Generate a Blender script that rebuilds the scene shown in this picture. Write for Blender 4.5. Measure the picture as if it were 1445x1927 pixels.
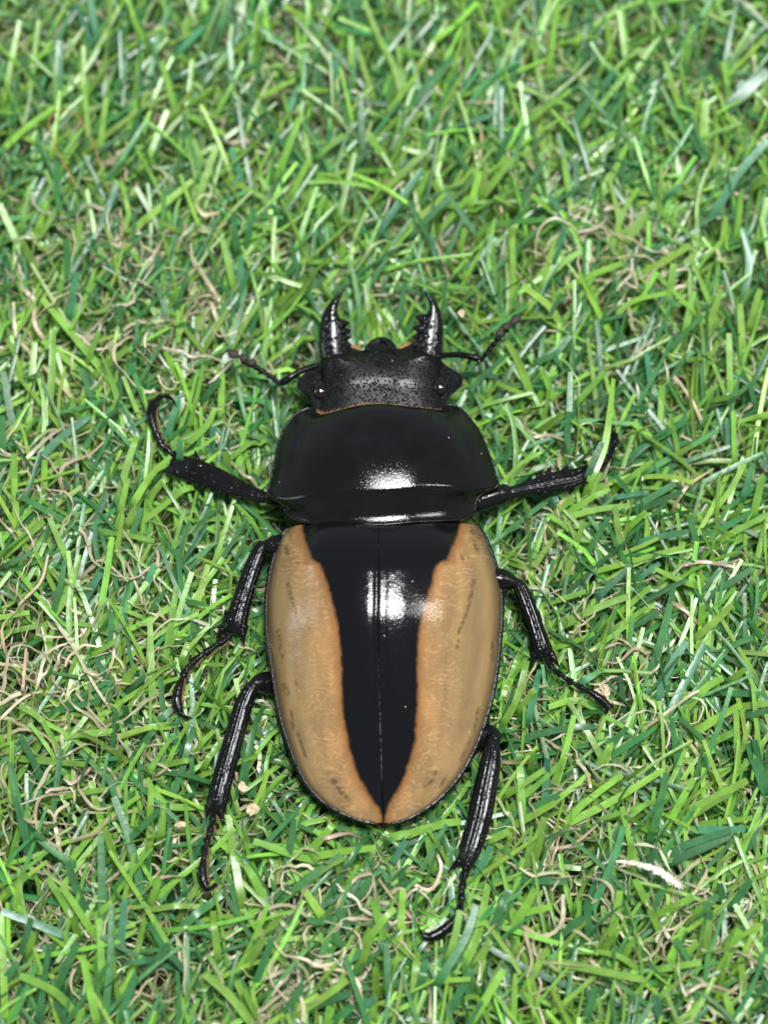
import bpy, math, random
import numpy as np
from mathutils import Matrix, Vector
random.seed(7)
rng = np.random.default_rng(11)
for o in list(bpy.data.objects): bpy.data.objects.remove(o)
SC = bpy.context.scene
COL = SC.collection
MM = 0.001

# ---------------------------------------------------------------- camera
TILT = math.radians(20.0)
DIST = 270.0                       # mm from the lens to the middle of the view
FPX = 16.7 * DIST                  # focal length in photograph pixels
W, H = 1445.0, 1927.0
TGT = np.array([0.0, 0.0, 14.0])
CAM = TGT + DIST * np.array([0.0, -math.sin(TILT), math.cos(TILT)])
AX = np.array([1.0, 0, 0]); AY = np.array([0, math.cos(TILT), math.sin(TILT)]); AZ = np.array([0, -math.sin(TILT), math.cos(TILT)])
cd = bpy.data.cameras.new('camera'); co = bpy.data.objects.new('camera', cd); COL.objects.link(co)
co.location = tuple(CAM * MM); co.rotation_euler = (TILT, 0, 0)
cd.sensor_fit = 'VERTICAL'; cd.sensor_height = 24.0; cd.lens = 24.0 * FPX / H
cd.clip_start = 0.005; cd.clip_end = 20
cd.dof.use_dof = True; cd.dof.focus_distance = (DIST - 3) * MM; cd.dof.aperture_fstop = cd.lens / 6.5
SC.camera = co

# ---------------------------------------------------------------- light
wd = bpy.data.worlds.new('World'); SC.world = wd; wd.use_nodes = True
bg = wd.node_tree.nodes['Background']; bg.inputs[0].default_value = (0.80, 0.93, 1.0, 1); bg.inputs[1].default_value = 1.0
# soft surroundings: dim straight up, paler towards the horizon
_t = wd.node_tree; _c = _t.nodes.new('ShaderNodeTexCoord'); _s = _t.nodes.new('ShaderNodeSeparateXYZ'); _r = _t.nodes.new('ShaderNodeValToRGB')
_t.links.new(_c.outputs['Generated'], _s.inputs[0]); _t.links.new(_s.outputs['Z'], _r.inputs[0]); _t.links.new(_r.outputs[0], bg.inputs[0])
_r.color_ramp.elements[0].position = 0.0; _r.color_ramp.elements[0].color = (0.34, 0.39, 0.42, 1)
_r.color_ramp.elements[1].position = 1.0; _r.color_ramp.elements[1].color = (0.13, 0.155, 0.18, 1)
def lamp(name, loc, aim, sx, sy, power, col):
    l = bpy.data.lights.new(name, 'AREA'); l.shape = 'RECTANGLE'; l.size = sx; l.size_y = sy; l.energy = power; l.color = col
    o = bpy.data.objects.new(name, l); COL.objects.link(o); o.location = loc
    d = Vector(aim) - Vector(loc); o.rotation_euler = d.to_track_quat('-Z', 'Y').to_euler()
    return o
lamp('ceiling_lamp', (0.10, 0.02, 1.1), (0, 0, 0), 0.26, 0.24, 19.0, (0.96, 0.98, 1.0))
#lamp('window_light', (-0.6, 1.35, 1.05), (0, 0, 0), 2.6, 1.5, 30.0, (0.90, 0.96, 1.0))
lamp('low_lamp', (-1.25, 0.10, 0.38), (0, 0, 0), 0.22, 0.8, 2.5, (0.90, 0.96, 1.0))
lamp('side_lamp', (0.62, 0.02, 0.95), (0, 0, 0), 0.10, 0.42, 4.5, (1.0, 0.97, 0.92))
SC.view_settings.view_transform = 'Standard'; SC.view_settings.look = 'None'
SC.view_settings.exposure = 0.08; SC.view_settings.gamma = 1.0; SC.view_settings.use_curve_mapping = False
SC.render.engine = 'CYCLES'

# ---------------------------------------------------------------- helpers
def P(u, v, z):
    """the point at height z (mm) seen at photograph position u, v"""
    u = np.asarray(u, float); v = np.asarray(v, float); z = np.asarray(z, float)
    a = (u - W / 2) / FPX; b = -(v - H / 2) / FPX
    d = a[..., None] * AX + b[..., None] * AY - AZ
    k = (z - CAM[2]) / d[..., 2]
    return CAM + d * k[..., None]
def proj(p):
    q = np.asarray(p) - CAM
    w = -(q @ AZ)
    return W / 2 + FPX * (q @ AX) / w, H / 2 - FPX * (q @ AY) / w
def resample(pts, n, smooth=True):
    p = np.asarray(pts, float)
    if smooth and len(p) > 2:
        q = np.vstack([2 * p[0] - p[1], p, 2 * p[-1] - p[-2]]); out = []
        for i in range(1, len(q) - 2):
            p0, p1, p2, p3 = q[i-1], q[i], q[i+1], q[i+2]
            for k in range(12):
                t = k / 12
                out.append(0.5 * (2*p1 + (p2-p0)*t + (2*p0-5*p1+4*p2-p3)*t*t + (3*p1-p0-3*p2+p3)*t**3))
        out.append(p[-1]); p = np.array(out)
    s = np.concatenate([[0], np.cumsum(np.linalg.norm(np.diff(p[:, :2], axis=0), axis=1))])
    x = np.linspace(0, s[-1], n)
    return np.stack([np.interp(x, s, p[:, k]) for k in range(p.shape[1])], 1)
def link_mesh(name, verts, faces, mat, parent=None, smooth=True, attrs=None):
    """verts in mm; faces: list or (n,3)/(n,4) array"""
    me = bpy.data.meshes.new(name)
    v = np.asarray(verts, np.float64) * MM
    if isinstance(faces, np.ndarray):
        n, k = faces.shape
        me.vertices.add(len(v)); me.vertices.foreach_set('co', v.astype(np.float32).ravel())
        me.loops.add(n * k); me.loops.foreach_set('vertex_index', faces.astype(np.int32).ravel())
        me.polygons.add(n); me.polygons.foreach_set('loop_start', (np.arange(n) * k).astype(np.int32))
        me.update(calc_edges=True); me.validate()
    else:
        me.from_pydata([tuple(a) for a in v], [], faces); me.update()
    if smooth: me.polygons.foreach_set('use_smooth', np.ones(len(me.polygons), bool))
    if attrs:
        for an, (typ, data) in attrs.items():
            at = me.attributes.new(an, typ, 'POINT')
            if typ == 'FLOAT': at.data.foreach_set('value', np.asarray(data, np.float32).ravel())
            else: at.data.foreach_set('color', np.asarray(data, np.float32).ravel())
    me.materials.append(mat)
    o = bpy.data.objects.new(name, me); COL.objects.link(o)
    if parent is not None:
        o.parent = parent
        o.matrix_parent_inverse = Matrix.Translation(-Vector(BASE)) if parent.name == 'beetle' else Matrix.Identity(4)
    return o
class Bag:
    """collects vertices and quads/tris of ONE part"""
    def __init__(s): s.v = []; s.f = []
    def add(s, verts, faces):
        b = len(s.v); s.v.extend([tuple(map(float, a)) for a in verts]); s.f.extend([tuple(i + b for i in f) for f in faces])
    def build(s, name, mat, parent): return link_mesh(name, s.v, s.f, mat, parent)
def sweep(bag, path, a, b, nseg=14, ridge=0.0, nr=4, cap=True):
    """tube along path (n,3) with half-widths a (sideways) and b (up)"""
    path = np.asarray(path, float); n = len(path)
    a = np.broadcast_to(np.asarray(a, float), (n,)); b = np.broadcast_to(np.asarray(b, float), (n,))
    tan = np.gradient(path, axis=0); tan /= np.linalg.norm(tan, axis=1)[:, None] + 1e-9
    side = np.cross(tan, [0, 0, 1.0]); side /= np.linalg.norm(side, axis=1)[:, None] + 1e-9
    up = np.cross(side, tan)
    ph = np.linspace(0, 2 * np.pi, nseg, endpoint=False)
    m = 1 + ridge * np.cos(nr * ph)
    V = path[:, None] + side[:, None] * (np.cos(ph) * m)[None, :, None] * a[:, None, None] + up[:, None] * (np.sin(ph) * m)[None, :, None] * b[:, None, None]
    F = [(i*nseg+j, i*nseg+(j+1) % nseg, (i+1)*nseg+(j+1) % nseg, (i+1)*nseg+j) for i in range(n-1) for j in range(nseg)]
    V = list(V.reshape(-1, 3))
    if cap:
        V += [path[0], path[-1]]; c0, c1 = n*nseg, n*nseg+1
        F += [(c0, (j+1) % nseg, j) for j in range(nseg)] + [(c1, (n-1)*nseg+j, (n-1)*nseg+(j+1) % nseg) for j in range(nseg)]
    bag.add(V, F)
def cone(bag, p, q, r, nseg=8, bend=None):
    p = np.asarray(p, float); q = np.asarray(q, float)
    pts = [p, (p+q)/2 if bend is None else np.asarray(bend, float), q]
    path = resample(pts, 8); t = np.linspace(0, 1, 8)
    rr = r * (1 - t**1.4) + 0.02
    sweep(bag, path, rr, rr, nseg)
def pxpath(pts, n):
    """rows of (u, v, z[, extra...]) -> world path of n points plus interpolated extras"""
    p = resample(pts, n); w = P(p[:, 0], p[:, 1], p[:, 2])
    return w, p[:, 3:]
def coons(front, back, left, right, zf, nS, nT):
    """patch between four photograph curves; zf(s,t) gives the height (mm) so every edge lands at its own height.
    front/back run left->right (t), left/right run front->back (s)"""
    s = np.linspace(0, 1, nS); t = np.linspace(0, 1, nT)
    def w(c, ss, tt):
        z = zf(ss, tt); return P(c[:, 0], c[:, 1], z)[:, :2]
    o0 = np.zeros_like
    F = w(resample(front, nT), o0(t), t); B = w(resample(back, nT), o0(t) + 1, t)
    L = w(resample(left, nS), s, o0(s)); R = w(resample(right, nS), s, o0(s) + 1)
    S, T = np.meshgrid(s, t, indexing='ij')
    S3, T3 = S[..., None], T[..., None]
    X = (1-S3)*F[None] + S3*B[None] + (1-T3)*L[:, None] + T3*R[:, None] \
        - ((1-S3)*(1-T3)*L[0] + (1-S3)*T3*R[0] + S3*(1-T3)*L[-1] + S3*T3*R[-1])
    return X, S, T, zf(S, T)
def grid_faces(nS, nT, off=0, flip=False):
    i, j = np.meshgrid(np.arange(nS-1), np.arange(nT-1), indexing='ij')
    a = (i*nT + j).ravel() + off
    f = np.stack([a, a+nT, a+nT+1, a+1], 1)
    return f[:, ::-1] if flip else f
def shell(X, Z, zb, inset=0.06):
    """closed solid: the patch on top, a flatter copy at height zb below, walls between"""
    nS, nT = Z.shape
    top = np.concatenate([X, Z[..., None]], 2).reshape(-1, 3)
    c = X.reshape(-1, 2).mean(0)
    bot = np.concatenate([c + (X - c) * (1 - inset), np.broadcast_to(np.minimum(zb, Z - 0.15), Z.shape)[..., None]], 2).reshape(-1, 3)
    N = nS * nT
    fs = [grid_faces(nS, nT), grid_faces(nS, nT, N, True)]
    idx = np.arange(N).reshape(nS, nT)
    loop = np.concatenate([idx[0, :-1], idx[:-1, -1], idx[-1, :0:-1], idx[:0:-1, 0]])
    nx = np.roll(loop, -1)
    fs.append(np.stack([loop, nx, nx + N, loop + N], 1))
    return np.vstack([top, bot]), np.vstack(fs)

# ---------------------------------------------------------------- materials
def mat(name):
    m = bpy.data.materials.new(name); m.use_nodes = True
    nt = m.node_tree; b = nt.nodes['Principled BSDF']
    return m, nt, b
class NT:
    def __init__(s, nt): s.nt = nt
    def n(s, typ, **kw):
        x = s.nt.nodes.new(typ)
        for k, v in kw.items(): setattr(x, k, v)
        return x
    def l(s, a, b): s.nt.links.new(a, b)
    def math(s, op, a, b=None, clamp=False):
        x = s.n('ShaderNodeMath', operation=op, use_clamp=clamp)
        for i, v in enumerate((a, b)):
            if v is None: continue
            if isinstance(v, (int, float)): x.inputs[i].default_value = v
            else: s.l(v, x.inputs[i])
        return x.outputs[0]
    def mm(s, scale=(1, 1, 1)):
        tc = s.n('ShaderNodeTexCoord'); mp = s.n('ShaderNodeMapping')
        mp.inputs['Scale'].default_value = tuple(1000.0 * k for k in scale)
        s.l(tc.outputs['Object'], mp.inputs['Vector']); return mp.outputs[0]
    def noise(s, vec, scale, detail=2, dist=0.0, rough=0.5):
        x = s.n('ShaderNodeTexNoise'); x.inputs['Scale'].default_value = scale; x.inputs['Detail'].default_value = detail
        x.inputs['Distortion'].default_value = dist; x.inputs['Roughness'].default_value = rough
        s.l(vec, x.inputs['Vector']); return x.outputs[0]
    def voro(s, vec, scale, feature='F1'):
        x = s.n('ShaderNodeTexVoronoi', feature=feature); x.inputs['Scale'].default_value = scale
        s.l(vec, x.inputs['Vector']); return x
    def ramp(s, val, stops, interp='LINEAR'):
        x = s.n('ShaderNodeValToRGB'); x.color_ramp.interpolation = interp
        e = x.color_ramp.elements
        while len(e) < len(stops): e.new(0.5)
        for k, (p, c) in zip(e, stops):
            k.position = p; k.color = (c, c, c, 1) if isinstance(c, (int, float)) else (*c, 1)
        s.l(val, x.inputs[0]); return x.outputs[0]
    def mix(s, fac, a, b, blend='MIX'):
        x = s.n('ShaderNodeMix', data_type='RGBA', blend_type=blend)
        for i, v in ((0, fac), (6, a), (7, b)):
            if isinstance(v, (int, float)): x.inputs[i].default_value = v
            elif isinstance(v, tuple): x.inputs[i].default_value = (*v, 1)
            else: s.l(v, x.inputs[i])
        return x.outputs[2]
    def attr(s, name):
        x = s.n('ShaderNodeAttribute'); x.attribute_name = name; return x
    def bump(s, h, strength, dist, prev=None):
        x = s.n('ShaderNodeBump'); x.inputs['Strength'].default_value = strength; x.inputs['Distance'].default_value = dist
        s.l(h, x.inputs['Height'])
        if prev is not None: s.l(prev, x.inputs['Normal'])
        return x.outputs[0]
    def dust(s, base, vec, amount=0.03, scale=1.1):
        """sparse pale dust specks that lie on the surface"""
        v = s.voro(vec, scale); d = s.math('LESS_THAN', v.outputs['Distance'], 0.085)
        r = s.n('ShaderNodeSeparateColor'); s.l(v.outputs['Color'], r.inputs[0])
        k = s.math('MULTIPLY', d, s.math('LESS_THAN', r.outputs[0], amount))
        return s.mix(k, base, (0.55, 0.53, 0.48))

def chitin(name, pits, pit_strength, rough, dust_amt=0.05, base=(0.0045, 0.0045, 0.005), brown=0.0):
    m, nt, b = mat(name); g = NT(nt); v = g.mm()
    c = base
    n1 = g.noise(v, 0.25, 3)
    col = g.mix(g.ramp(n1, [(0.45, 0.0), (0.75, 1.0)]), base, tuple(k * 1.6 + brown for k in base))
    g.l(g.dust(col, v, dust_amt), b.inputs['Base Color'])
    vo = g.voro(v, pits); pit = g.ramp(vo.outputs['Distance'], [(0.0, 1.0), (0.5, 0.0)], 'EASE')
    fine = g.noise(v, 9.0, 2)
    nrm = g.bump(pit, pit_strength, 0.00009)
    nrm = g.bump(fine, 0.12, 0.00006, nrm)
    g.l(nrm, b.inputs['Normal'])
    rr = g.ramp(g.noise(v, 0.5, 3), [(0.3, rough * 0.85), (0.7, rough * 1.25)])
    g.l(rr, b.inputs['Roughness'])
    b.inputs['Specular IOR Level'].default_value = 0.30
    return m
M_HEAD = chitin('pitted_black_shell', 3.7, 0.9, 0.26, 0.08)
M_HEAD.node_tree.nodes['Principled BSDF'].inputs['Specular IOR Level'].default_value = 0.19
M_PRON = chitin('polished_black_shell', 3.6, 0.07, 0.09, 0.06)
M_LEG = chitin('leg_black_shell', 2.6, 0.40, 0.16, 0.05, brown=0.002)
M_LEG.node_tree.nodes['Principled BSDF'].inputs['Specular IOR Level'].default_value = 0.22
M_MAND = chitin('mandible_black_shell', 2.4, 1.0, 0.16, 0.05)
M_RIM = chitin('rim_black_shell', 3.6, 0.35, 0.22, 0.03)
def simple(name, col, rough=0.5, spec=0.5, nscale=1.0, var=0.4, bump=0.3):
    m, nt, b = mat(name); g = NT(nt); v = g.mm()
    n = g.noise(v, nscale, 4)
    g.l(g.mix(g.ramp(n, [(0.3, 0.0), (0.7, 1.0)]), tuple(c * (1 - var) for c in col), tuple(min(1, c * (1 + var)) for c in col)), b.inputs['Base Color'])
    b.inputs['Roughness'].default_value = rough; b.inputs['Specular IOR Level'].default_value = spec
    g.l(g.bump(g.noise(v, nscale * 4, 3), bump, 0.0001), b.inputs['Normal'])
    return m
M_EYE = simple('dark_glossy_eye', (0.008, 0.005, 0.005), 0.06, 0.6, 1.0, 0.2, 0.02)
M_FRINGE = simple('golden_fringe_hair', (0.30, 0.16, 0.05), 0.5, 0.4, 3.0, 0.4, 0.1)
M_CLUB = simple('dull_club', (0.035, 0.028, 0.025), 0.6, 0.3, 4.0, 0.3, 0.4)
M_SOLE = simple('amber_sole_hair', (0.17, 0.10, 0.045), 0.6, 0.3, 3.0, 0.4, 0.4)
M_CHIP = simple('pale_wood_crumb', (0.50, 0.40, 0.26), 0.9, 0.1, 1.5, 0.35, 0.8)
M_STRAW = simple('bleached_straw', (0.72, 0.66, 0.55), 0.7, 0.3, 2.0, 0.25, 0.5)
M_FIBRE = simple('orange_fibre', (0.36, 0.17, 0.05), 0.5, 0.4, 2.0, 0.2, 0.2)

def elytron_mat():
    m, nt, b = mat('tan_and_black_wing_case'); g = NT(nt); v = g.mm()
    band = g.attr('band').outputs['Fac']; spot = g.attr('spot').outputs['Fac']; rim = g.attr('rim_distance').outputs['Fac']
    # band: mm outside (+) or inside (-) the black stripe
    wob = g.math('MULTIPLY', g.math('SUBTRACT', g.noise(v, 1.1, 3, 0.4), 0.5), 0.55)
    bb = g.math('ADD', band, wob)
    tanfac = g.ramp(g.math('MULTIPLY_ADD', bb, 0.5), [(0.40, 0.0), (0.60, 1.0)])
    x = nt.nodes[-1]
    # squiggly pale lines: contours of a stretched noise
    along = g.attr('along').outputs['Fac']
    cv = g.n('ShaderNodeCombineXYZ'); g.l(g.math('MULTIPLY', band, 0.55), cv.inputs[0]); g.l(g.math('MULTIPLY', along, 0.8), cv.inputs[1])
    nz = g.noise(cv.outputs[0], 1.0, 2.0, 0.7)
    ph_ = g.math('ADD', g.math('MULTIPLY', along, 1.35), g.math('MULTIPLY', nz, 5.0))
    cl = g.math('ABSOLUTE', g.math('SUBTRACT', g.math('FRACT', ph_), 0.5))
    line = g.ramp(cl, [(0.04, 1.0), (0.19, 0.0)])
    zone = g.ramp(g.math('MULTIPLY', band, 0.08), [(0.0, 0.4), (0.06, 1.0), (0.28, 0.9), (0.42, 0.15), (0.60, 0.10), (0.72, 0.65), (0.85, 0.3)])
    patch = g.ramp(g.noise(v, 0.5, 2), [(0.36, 0.25), (0.60, 1.0)])
    line = g.math('MULTIPLY', g.math('MULTIPLY', line, patch), zone)
    inner = g.ramp(g.math('MULTIPLY', band, 0.1), [(0.0, 1.0), (0.42, 0.0)])     # orange next to the stripe
    tan = g.mix(inner, (0.275, 0.174, 0.076), (0.350, 0.180, 0.068))
    tan = g.mix(g.ramp(g.noise(g.mm((1, 0.16, 1)), 0.55, 3), [(0.38, 0.0), (0.65, 0.8)]), tan, (0.190, 0.122, 0.058))
    tan = g.mix(g.math('MULTIPLY', line, 0.38), tan, (0.58, 0.36, 0.18))
    edge = g.ramp(g.math('MULTIPLY', g.math('ABSOLUTE', band), 0.4), [(0.0, 1.0), (0.42, 0.0)])   # burnt brown seam
    tan = g.mix(g.math('MULTIPLY', edge, 0.75), tan, (0.16, 0.060, 0.016))
    sp = g.math('MULTIPLY', spot, g.ramp(g.noise(v, 2.2, 3), [(0.38, 0.1), (0.58, 1.0)]))
    tan = g.mix(g.math('MULTIPLY', sp, 0.65, True), tan, (0.035, 0.024, 0.016))
    rimf = g.ramp(g.math('MULTIPLY', rim, 0.5), [(0.10, 1.0), (0.55, 0.0)])
    tan = g.mix(g.math('MULTIPLY', rimf, 0.75), tan, (0.05, 0.035, 0.025))
    col = g.mix(tanfac, (0.0045, 0.0045, 0.0055), tan)
    g.l(g.dust(col, v, 0.07, 1.3), b.inputs['Base Color'])
    fine = g.voro(v, 5.5).outputs['Distance']
    nrm = g.bump(fine, 0.10, 0.00010); nrm = g.bump(g.noise(v, 0.6, 2), 0.10, 0.0004, nrm)
    g.l(nrm, b.inputs['Normal'])
    b.inputs['Roughness'].default_value = 0.12; b.inputs['Specular IOR Level'].default_value = 0.33
    return m
# MULTIPLY_ADD needs a third input: give the helper what it needs
_old = NT.math
def _math(s, op, a, b=None, clamp=False):
    r = _old(s, op, a, b, clamp)
    if op == 'MULTIPLY_ADD': s.nt.nodes[-1].inputs[2].default_value = 0.5
    return r
NT.math = _math
M_ELY = elytron_mat()

# ---------------------------------------------------------------- ground
def backing_mat():
    m, nt, b = mat('black_turf_backing'); g = NT(nt); v = g.mm()
    vo = g.voro(v, 0.9); r = g.n('ShaderNodeSeparateColor'); g.l(vo.outputs['Color'], r.inputs[0])
    col = g.ramp(r.outputs[0], [(0.0, (0.008, 0.008, 0.009)), (0.62, (0.015, 0.015, 0.016)), (0.8, (0.03, 0.10, 0.06)), (1.0, (0.16, 0.12, 0.08))])
    col = g.mix(g.ramp(g.noise(g.mm(), 0.045, 2), [(0.50, 0.0), (0.58, 1.0)]), col, (0.26, 0.17, 0.10))
    g.l(col, b.inputs['Base Color'])
    nrm = g.bump(vo.outputs['Distance'], 1.0, 0.0006); nrm = g.bump(g.noise(v, 2.5, 4), 0.7, 0.0003, nrm)
    g.l(nrm, b.inputs['Normal']); b.inputs['Roughness'].default_value = 0.28
    return m
n = 121; gx = np.linspace(-150, 150, n); gy = np.linspace(-150, 180, n)
X, Y = np.meshgrid(gx, gy, indexing='ij')
Zg = 0.5 * np.sin(X * 1.7) * np.sin(Y * 1.9) + rng.normal(0, 0.15, X.shape)
ground = link_mesh('ground', np.stack([X, Y, Zg], 2).reshape(-1, 3), grid_faces(n, n, 0, True)[:, ::-1].copy() if False else grid_faces(n, n)[:, ::-1].copy(), backing_mat())
ground['kind'] = 'structure'

# ---------------------------------------------------------------- beetle
BASE = (0.0, 0.0, 0.006)
beetle = bpy.data.objects.new('beetle', None); COL.objects.link(beetle); beetle.location = BASE
beetle.empty_display_size = 0.02
beetle['label'] = 'large black stag beetle with tan wing cases and small jaws, resting on the artificial grass'
beetle['category'] = 'beetle'

# ----- wing cases
ZE = 13.0; HE = 8.2
def gprof(s):
    a = 1 - 0.26 * np.clip((0.16 - s) / 0.16, 0, 1)**2
    sp = 0.03 * np.log1p(np.exp((s - 0.29) / 0.03)) / 0.71          # level over the shoulders, then sloping to the tail
    k = np.clip((s - 0.30) / 0.70, 0, 1)
    return a * (1 - 0.76 * sp) * np.clip(1 - k**4.2, 0, 1)**0.72
def fprof(t): return np.clip(1 - np.abs(t)**2.3, 0, 1)**0.70
def zedge(s): return ZE - 1.5 * s
MARG_L = [(542,993),(528,1012),(518,1040),(509,1074),(502.5,1116),(501,1154),(503,1195),(509,1237),(518,1299),(530,1358),(549,1417),(573,1469),(601,1503),(636,1527),(674,1543),(705,1550)]
MARG_R = [(897,987),(912.5,1012),(926,1046),(937,1081),(943,1119),(944,1161),(940,1209),(935,1257.5),(925,1313),(909,1368),(888,1420),(861,1465),(826,1503),(791,1529),(757,1545),(736,1550)]
SUT = [(712,989),(712,1029),(712.5,1098),(711,1168),(712,1237),(714,1306),(716,1375),(718,1444),(720,1514),(720.5,1548)]
FR_L = [(542,993),(570,986),(618,982.5),(674,984),(712,989)]
FR_R = [(712,989),(750,988),(809,984),(854,984),(878,985),(897,987)]
BND_L = [(569,985),(571,1005),(579,1029),(587,1053),(601,1064),(613,1091),(622,1123),(632,1161),(639,1209),(642,1258),(644,1323),(651,1375),(663,1427),(679,1469),(698,1500),(714,1524),(722,1551)]
BND_R = [(866,985),(859,1012),(848.5,1036),(842,1052),(822.5,1064),(814,1088),(807,1116),(795,1154),(788,1195),(785,1254),(786,1306),(784,1358),(779,1403),(767,1444),(752,1482),(734,1510),(727,1531),(721,1551)]
# dark flecks on the tan: u0, v0, u1, v1, half-width px
SPOTS = [(541,1098,556,1150,3.5),(556,1150,563,1180,2.5),(893,1092,878,1150,4),(878,1150,862,1192,3.5),(863,1208,861,1218,4),(885,995,900,1010,5),(893,1020,898,1035,4),(868,1045,874,1060,3),
         (552,990,545,1005,5),(538,1030,541,1042,4),(556,1050,561,1062,3),(534,1290,541,1304,5),(557,1283,559,1287,3.5),(628,1470,638,1482,5),(800,1476,812,1468,5),(812,1468,820,1452,3),(524,1190,528,1212,6),(528,1215,532,1235,5),
         (548,1340,552,1372,3),(560,1380,575,1425,3),(900,1330,893,1375,3),(885,1390,868,1430,3.5),(925,1210,927,1240,3),(640,1490,655,1504,4),(840,1462,828,1480,3)]
def seg_dist(u, v, a):
    x0, y0, x1, y1, r = a
    dx, dy = x1 - x0, y1 - y0; k = np.clip(((u-x0)*dx + (v-y0)*dy) / (dx*dx + dy*dy), 0, 1)
    return np.hypot(u - x0 - k*dx, v - y0 - k*dy) / r
def elytron(side):
    gap = 0.05
    if side < 0:
        zf = lambda s, t: zedge(s) + HE * gprof(s) * fprof(1 - t) - 0.09 * np.exp(-((1 - t) / 0.008)**2)
        X, S, T, Z = coons(FR_L, [(705, 1550), (720, 1548)], MARG_L, [(u - 0.6, v) for u, v in SUT], zf, 220, 150); tm = 1 - T
    else:
        zf = lambda s, t: zedge(s) + HE * gprof(s) * fprof(t) - 0.09 * np.exp(-(t / 0.008)**2)
        X, S, T, Z = coons(FR_R, [(721, 1548), (736, 1550)], [(u + 0.6, v) for u, v in SUT], MARG_R, zf, 220, 150); tm = T
    # shoulder bump and faint long furrows
    Z = Z + 0.5 * np.exp(-((S - 0.10) / 0.07)**2 - ((tm - 0.62) / 0.14)**2) - 0.03 * np.exp(-((tm - 0.05) / 0.025)**2) * (S > 0.05)
    p3 = np.concatenate([X, Z[..., None]], 2)
    u, v = proj(p3.reshape(-1, 3))
    bd = np.array(BND_L if side < 0 else BND_R); bd = resample(bd, 200); o = np.argsort(bd[:, 1])
    ub = np.interp(v, bd[o, 1], bd[o, 0])
    slope = np.interp(v, bd[o, 1], np.gradient(bd[o, 0], bd[o, 1] + np.arange(200) * 1e-6))
    band = (u - ub) * (1 if side > 0 else -1) / np.sqrt(1 + np.clip(slope, -2, 2)**2) / 16.7
    spot = np.zeros_like(u)
    for a in SPOTS: spot = np.maximum(spot, np.clip(1.5 - seg_dist(u, v, a), 0, 1))
    rimd = np.minimum((1 - tm.ravel()) * 13.0, 99)
    V, F = shell(X, Z, 9.5, 0.05)
    N = len(u)
    def two(x): return np.concatenate([x, np.full(N, -9.0)])
    o = link_mesh('elytron', V, F, M_ELY, beetle, attrs={'band': ('FLOAT', two(band)), 'along': ('FLOAT', np.concatenate([v / 16.7, v / 16.7])), 'spot': ('FLOAT', np.concatenate([spot, np.zeros(N)])), 'rim_distance': ('FLOAT', np.concatenate([rimd, rimd]))})
    # the raised black rim along the outer edge
    idx = -1 if side > 0 else 0
    e = p3[:, idx]; e = np.vstack([e])
    bg_ = Bag(); sweep(bg_, e + [0, 0, -0.05], 0.27, 0.30, 10)
    bg_.build('rim', M_RIM, o)
    return o
elytron(-1); elytron(1)

# ----- scutellum
zsc = ZE + HE * gprof(0.0) + 0.12
bgz = Bag()
xs, S_, T_, Zs = coons([(668,986),(690,990),(712,991),(734,990),(756,987)], [(711.5,1030),(712.5,1030)], [(668,986),(686,1006),(702,1023),(711.5,1030)], [(756,987),(738,1006),(722,1023),(712.5,1030)],
    lambda s, t: zsc + 1.35 * s * (1 - 0.55 * s) * 0.9 + 0.22 * np.clip(1 - (2*t-1)**2, 0, 1) * (1 - s), 24, 24)
Vs, Fs = shell(xs, Zs, zsc - 2.0, 0.1)
link_mesh('scutellum', Vs, Fs, M_PRON, beetle)

# ----- pronotum
ZP = 15.0; HP = 5.4
PR_F = [(586,770),(596,778),(613,782),(646,775),(679,767),(719,765),(745.6,768),(779,772.5),(812,776),(829,775),(838.6,766.6)]
PR_B = [(538,962),(550,974),(573,982),(613,985),(666,984.5),(719,987),(779,982),(829,980),(862,977),(892,966)]
PR_L = [(586,770),(580,768),(556,780),(536,806),(523,840),(516,873),(510,906),(505,923),(506.5,931),(518,940),(530,947.5),(538,962)]
PR_R = [(838.6,766.6),(845,761.6),(862,766.5),(878,780),(902,813),(915,843),(925,873),(935,903),(936.5,914),(924,921),(912,926),(897,940),(892,966)]
def zpron(s, t):
    a = np.abs(2*t - 1)
    ac = np.clip(1 - a**2.6, 0, 1)**0.95
    x1 = np.clip((s - 0.50) / 0.27, 0, 1.4); k = np.clip((s - 0.74) / 0.25, 0, 1); k = k*k*(3 - 2*k)
    f = np.clip(s / 0.50, 0, 1)
    B = 0.45 + 0.55 * np.sin(f * np.pi / 2)**0.9
    B = B * (1 - 0.075 * x1**2) * (1 - 0.30 * k)
    return ZP + HP * ac * B
X, S, T, Z = coons(PR_F, PR_B, PR_L, PR_R, zpron, 140, 200)
Z = Z - 0.18 * np.exp(-((S - 0.40) / 0.12)**2 - ((np.abs(2*T - 1) - 0.80) / 0.06)**2)
V, F = shell(X, Z, 11.0, 0.10)
pron = link_mesh('pronotum', V, F, M_PRON, beetle)
p3 = np.concatenate([X, Z[..., None]], 2)
loop = np.vstack([p3[:, 0][::-1], p3[0, 1:], p3[1:, -1], p3[-1, ::-1][1:]])
b_ = Bag(); sweep(b_, loop[::2] + [0, 0, -0.04], 0.16, 0.20, 8); b_.build('rim', M_RIM, pron)
def fringe(edge, dirv, length, name, parent, r=0.16, per=5):
    b = Bag(); sweep(b, edge, r, r, 8)
    for q in edge:
        for k in range(per):
            p = q + rng.normal(0, 0.10, 3)
            e = p + np.array(dirv) * length * rng.uniform(0.6, 1.2) + rng.normal(0, 0.12, 3)
            sweep(b, np.array([p, (p + e) / 2 + [0, 0, 0.05], e]), np.array([0.035, 0.03, 0.01]), np.array([0.035, 0.03, 0.01]), 3)
    b.build(name, M_FRINGE, parent)
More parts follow.
